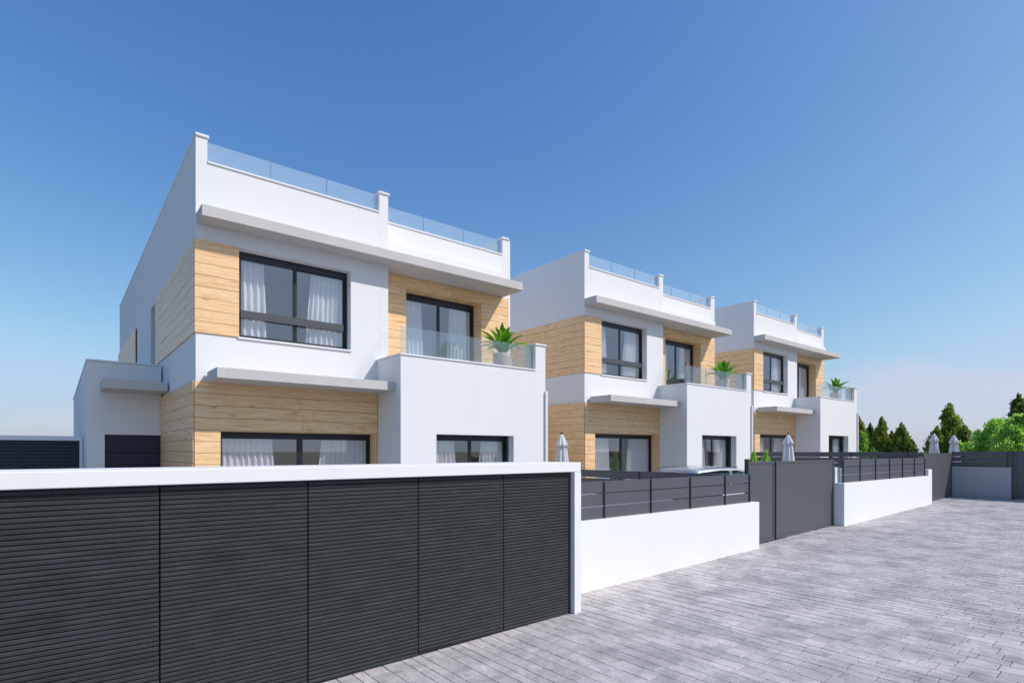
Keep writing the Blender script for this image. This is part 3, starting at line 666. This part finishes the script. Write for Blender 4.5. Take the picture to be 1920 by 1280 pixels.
# ------------------------------------------------------------------ parked car (only its roof shows above the fence)
def car(loc, rotz, label):
    T = thing('parked_car', label, 'car', loc, rotz)
    def loft(secs, mat, name, parent=T):
        bm = bmesh.new(); rings = [[bm.verts.new(p) for p in s] for s in secs]
        for a, b_ in zip(rings, rings[1:]):
            for k in range(len(a) - 1): bm.faces.new((a[k], a[k + 1], b_[k + 1], b_[k]))
        bm.faces.new(rings[0]); bm.faces.new(rings[-1][::-1]); return obj(name, bm, mat, parent, smooth=True)
    # lower body sections along x:  (x, half width, z bottom, z shoulder)
    def ring(x_, hw, z0, z1, crown): return [(x_, -hw * 0.92, z0), (x_, -hw, z0 + 0.12), (x_, -hw, z0 + (z1 - z0) * 0.6), (x_, -hw * 0.94, z1), (x_, -hw * 0.5, z1 + crown), (x_, 0, z1 + crown * 1.3), (x_, hw * 0.5, z1 + crown), (x_, hw * 0.94, z1), (x_, hw, z0 + (z1 - z0) * 0.6), (x_, hw, z0 + 0.12), (x_, hw * 0.92, z0), (x_, -hw * 0.92, z0)]
    loft([ring(-2.1, 0.62, 0.35, 0.72, 0.02), ring(-2.03, 0.80, 0.24, 0.86, 0.02), ring(-1.5, 0.88, 0.2, 0.94, 0.02), ring(0, 0.89, 0.18, 0.92, 0.02), ring(1.0, 0.88, 0.2, 0.90, 0.03), ring(1.8, 0.84, 0.24, 0.78, 0.03), ring(2.1, 0.70, 0.32, 0.62, 0.02), ring(2.16, 0.5, 0.4, 0.52, 0.01)], 'paint', 'body')
    def cab(x_, hb, ht_, zb, zt, cr_): return [(x_ , -hb, zb), (x_, -(hb + ht_) / 2, (zb + zt) / 2), (x_, -ht_, zt), (x_, -ht_ * 0.6, zt + cr_), (x_, 0, zt + cr_ * 1.25), (x_, ht_ * 0.6, zt + cr_), (x_, ht_, zt), (x_, (hb + ht_) / 2, (zb + zt) / 2), (x_, hb, zb), (x_, -hb, zb)]
    loft([cab(-1.95, 0.74, 0.70, 0.86, 0.92, 0.0), cab(-1.6, 0.78, 0.62, 0.90, 1.36, 0.02), cab(-1.3, 0.80, 0.62, 0.90, 1.405, 0.03), cab(0.1, 0.80, 0.61, 0.9, 1.415, 0.03), cab(0.4, 0.80, 0.6, 0.9, 1.36, 0.03), cab(1.15, 0.78, 0.70, 0.88, 0.93, 0.02)], 'car_glass', 'window_band')
    def rf(x_, hw, z, cr_): return [(x_, -hw, z - 0.05), (x_, -hw + 0.02, z), (x_, -hw * 0.6, z + cr_), (x_, 0, z + cr_ * 1.4), (x_, hw * 0.6, z + cr_), (x_, hw - 0.02, z), (x_, hw, z - 0.05), (x_, 0, z - 0.03), (x_, -hw, z - 0.05)]
    loft([rf(-1.80, 0.58, 1.375, 0.02), rf(-1.6, 0.64, 1.41, 0.03), rf(-0.8, 0.655, 1.445, 0.035), rf(0.0, 0.65, 1.43, 0.035), rf(0.35, 0.62, 1.385, 0.035), rf(0.52, 0.59, 1.33, 0.03)], 'paint', 'roof')
    for s in (-1, 1):
        for x_ in (-0.5, ): obj('pillar', box(x_ - 0.05, x_ + 0.05, s * 0.73 - 0.03, s * 0.73 + 0.03, 0.9, 1.39), 'paint', T)
        for x_ in (-1.3, 1.3):
            b = bmesh.new(); lathe(b, [(0.28, -0.1), (0.33, -0.08), (0.33, 0.08), (0.28, 0.1)], 28); W = obj('wheel', b, 'rubber', T, (x_, s * 0.80, 0.33)); W.rotation_euler = (math.pi / 2, 0, 0)
            b = bmesh.new(); lathe(b, [(0.06, -0.115), (0.21, -0.10), (0.215, 0.10), (0.06, 0.115)], 20); obj('rim', b, 'rim', W)
        obj('mirror', box(0.62, 0.78, s * 0.99 - 0.09, s * 0.99 + 0.07, 0.93, 1.04, 0.02), 'paint', T)
        obj('headlight', box(1.98, 2.08, s * 0.58 - 0.13, s * 0.58 + 0.13, 0.58, 0.70, 0.02), 'lamp_clear', T)
        obj('tail_light', box(-2.09, -2.0, s * 0.62 - 0.12, s * 0.62 + 0.12, 0.70, 0.84, 0.02), 'lamp_red', T)
        obj('roof_rail', box(-1.45, 0.1, s * 0.60 - 0.012, s * 0.60 + 0.012, 1.455, 1.475, 0.004), 'post', T)
    return T
car((13.45, 8.15, gz(13.0) + 0.03), 0, 'silver car parked in front of the middle house, only its roof above the fence')

# ------------------------------------------------------------------ trees and shrubs
def crown_mesh(kind, seed, n, mat, leaf):
    rr = random.Random(seed); verts = []; faces = []
    clumps = []
    if kind == 'cone':
        for k in range(150):
            t = rr.random() ** 0.75; rad = 0.36 * (1 - t) ** 0.9 + 0.015
            a = rr.uniform(0, 6.283); r0 = rad * rr.uniform(0.3, 1.22)
            clumps.append((r0 * math.cos(a), r0 * math.sin(a), 0.06 + t * 0.88, (0.03 + 0.055 * (1 - t)) * rr.uniform(0.6, 1.3), 1.6))
        for k in range(10): clumps.append((rr.uniform(-.01, .01), rr.uniform(-.01, .01), 0.72 + k * 0.028, 0.05 - 0.004 * k, 1.8))
    else:
        for k in range(120):
            a = rr.uniform(0, 6.283); e = rr.uniform(-0.6, 1.5); r0 = 0.36 * rr.uniform(0.4, 1.3) * (0.75 + 0.35 * math.sin(3 * a + seed))
            clumps.append((r0 * math.cos(a) * math.cos(e), r0 * math.sin(a) * math.cos(e), 0.5 + 0.42 * math.sin(e) * rr.uniform(0.55, 1.12), rr.uniform(0.03, 0.085), 1.0))
    for k in range(n):
        c_ = rr.choice(clumps); d = Vector((rr.gauss(0, 1), rr.gauss(0, 1), rr.gauss(0, 1))).normalized() * c_[3] * (rr.random() ** 0.5) * rr.choice((1, 1, 1, 1.5))
        p = Vector((c_[0] + d.x, c_[1] + d.y, c_[2] + d.z * c_[4] * 0.8))
        if p.z < 0.03: continue
        out = Vector((p.x, p.y, 0.35 + rr.uniform(-0.3, 0.6))) + Vector((rr.gauss(0, .35), rr.gauss(0, .35), rr.gauss(0, .35))); out.normalize()
        sd_ = out.cross(Vector((rr.gauss(0, 1), rr.gauss(0, 1), rr.gauss(0, 1)))).normalized(); l_ = leaf * rr.uniform(0.6, 1.4); w = l_ * 0.34
        i = len(verts); verts += [p - sd_ * w * 0.5, p + out * l_ * 0.55 - sd_ * w, p + out * l_, p + out * l_ * 0.5 + sd_ * w]; faces.append((i, i + 1, i + 2, i + 3))
    me = bpy.data.meshes.new('crown'); me.from_pydata([tuple(v_) for v_ in verts], [], faces); me.materials.append(M[mat]); return me
CM = {}
for k in range(3): CM['cone', k] = crown_mesh('cone', 20 + k, 14000, 'dark_leaf', 0.032)
for k in range(2): CM['bush', k] = crown_mesh('bush', 40 + k, 9000, 'bright_leaf', 0.04)
CM['mixed', 0] = crown_mesh('cone', 55, 8000, 'bright_leaf', 0.045)
def tree(name, key, loc, h, wd, rot, label, cat, group):
    T = thing(name, label, cat, loc, rot, group)
    b = bmesh.new(); lathe(b, [(0.09, 0), (0.06, h * 0.3), (0.02, h * 0.85)], 8); obj('trunk', b, 'bark', T)
    for k in range(5):
        a = k * 1.3; z_ = h * (0.18 + 0.12 * k); q0 = Vector((0, 0, z_)); q1 = Vector((math.cos(a), math.sin(a), 0.8)) * wd * 0.22 + q0
        b = bmesh.new(); s_ = 0.015; A_ = [b.verts.new(q0 + Vector(p)) for p in ((s_, 0, 0), (0, s_, 0), (-s_, 0, 0), (0, -s_, 0))]; tip = b.verts.new(q1)
        for i in range(4): b.faces.new((A_[i], A_[(i + 1) % 4], tip))
        obj('limb', b, 'bark', T)
    o = bpy.data.objects.new('crown', CM[key]); COL.objects.link(o); o.parent = T; o.scale = (wd, wd, h)
TG = 'dark conifers beyond the street end'; BG = 'bright green broadleaf bushes beyond the fences'; SG = 'garden shrubs behind the sliding gate'
for (name, key, X_, Y_, h_, w_, rot, label, cat, grp) in (
    ('conifer_tree', ('cone', 0), 35, 12.29, 3.43, 1.9, 0.3, 'dark conifer half hidden by the right corner of the farthest house', 'tree', TG),
    ('conifer_tree', ('cone', 1), 35.5, 11.87, 3.0, 1.7, 1.1, 'short dark conifer second from the farthest house', 'tree', TG),
    ('conifer_tree', ('cone', 2), 34.5, 11.0, 3.3, 1.9, 2.2, 'tall dark conifer in the middle of the left clump beyond the far fence', 'tree', TG),
    ('conifer_tree', ('cone', 0), 35.2, 10.74, 2.55, 1.7, 4.0, 'low bushy conifer between two taller ones of the left clump', 'tree', TG),
    ('conifer_tree', ('cone', 1), 34.5, 10.07, 2.95, 1.9, 3.0, 'rightmost dark conifer of the left clump, beside open sky', 'tree', TG),
    ('conifer_tree', ('cone', 2), 35, 9.78, 2.1, 1.5, 3.9, 'lowest small conifer at the right foot of the left clump', 'tree', TG),
    ('conifer_tree', ('cone', 2), 35, 8.14, 3.85, 2.6, 5.0, 'tallest dark conifer, standing behind the two far parasols', 'tree', TG),
    ('conifer_tree', ('cone', 1), 34.2, 8.47, 2.7, 2.0, 0.8, 'small dark conifer on the left flank of the tallest conifer', 'tree', TG),
    ('conifer_tree', ('cone', 0), 34.4, 7.43, 2.74, 2.3, 2.8, 'small dark conifer on the right flank of the tallest conifer', 'tree', TG),
    ('conifer_tree', ('cone', 0), 36, 5.69, 4.15, 2.5, 1.9, 'tall dark conifer at the right edge of the view behind bright bushes', 'tree', TG),
    ('leafy_bush', ('bush', 1), 32.5, 11.38, 2.55, 1.5, 0.0, 'bright green bush in front of the conifers next to the farthest house', 'bush', BG),
    ('leafy_bush', ('bush', 0), 32.8, 6.35, 2.35, 2.0, 0.9, 'lowest bright green bush, right of the tallest conifer', 'bush', BG),
    ('leafy_bush', ('bush', 1), 33, 5.98, 2.96, 2.1, 2.1, 'tall bright green bush right of the lowest one, above the end fence', 'bush', BG),
    ('leafy_bush', ('bush', 0), 32, 5.35, 2.9, 2.0, 5.1, 'bright green bush above the dark end gate, in front of a tall conifer', 'bush', BG),
    ('leafy_bush', ('bush', 1), 31.5, 4.89, 3.1, 2.1, 3.4, 'bright green bush cut by the right edge of the view', 'bush', BG),
    ('shrub', ('bush', 1), 17.0, 8.95, 1.80, 0.55, 0.4, 'small green shrub peeking over the narrow pedestrian gate', 'shrub', SG),
    ('shrub', ('bush', 0), 18.0, 9.05, 1.82, 0.5, 1.9, 'small green shrub peeking over the sliding gate left of the parasol', 'shrub', SG)):
    tree(name, key, (X_, Y_, gz(X_)), h_, w_ * (1.0 if name == 'shrub' else 1.22), rot, label, cat, grp)
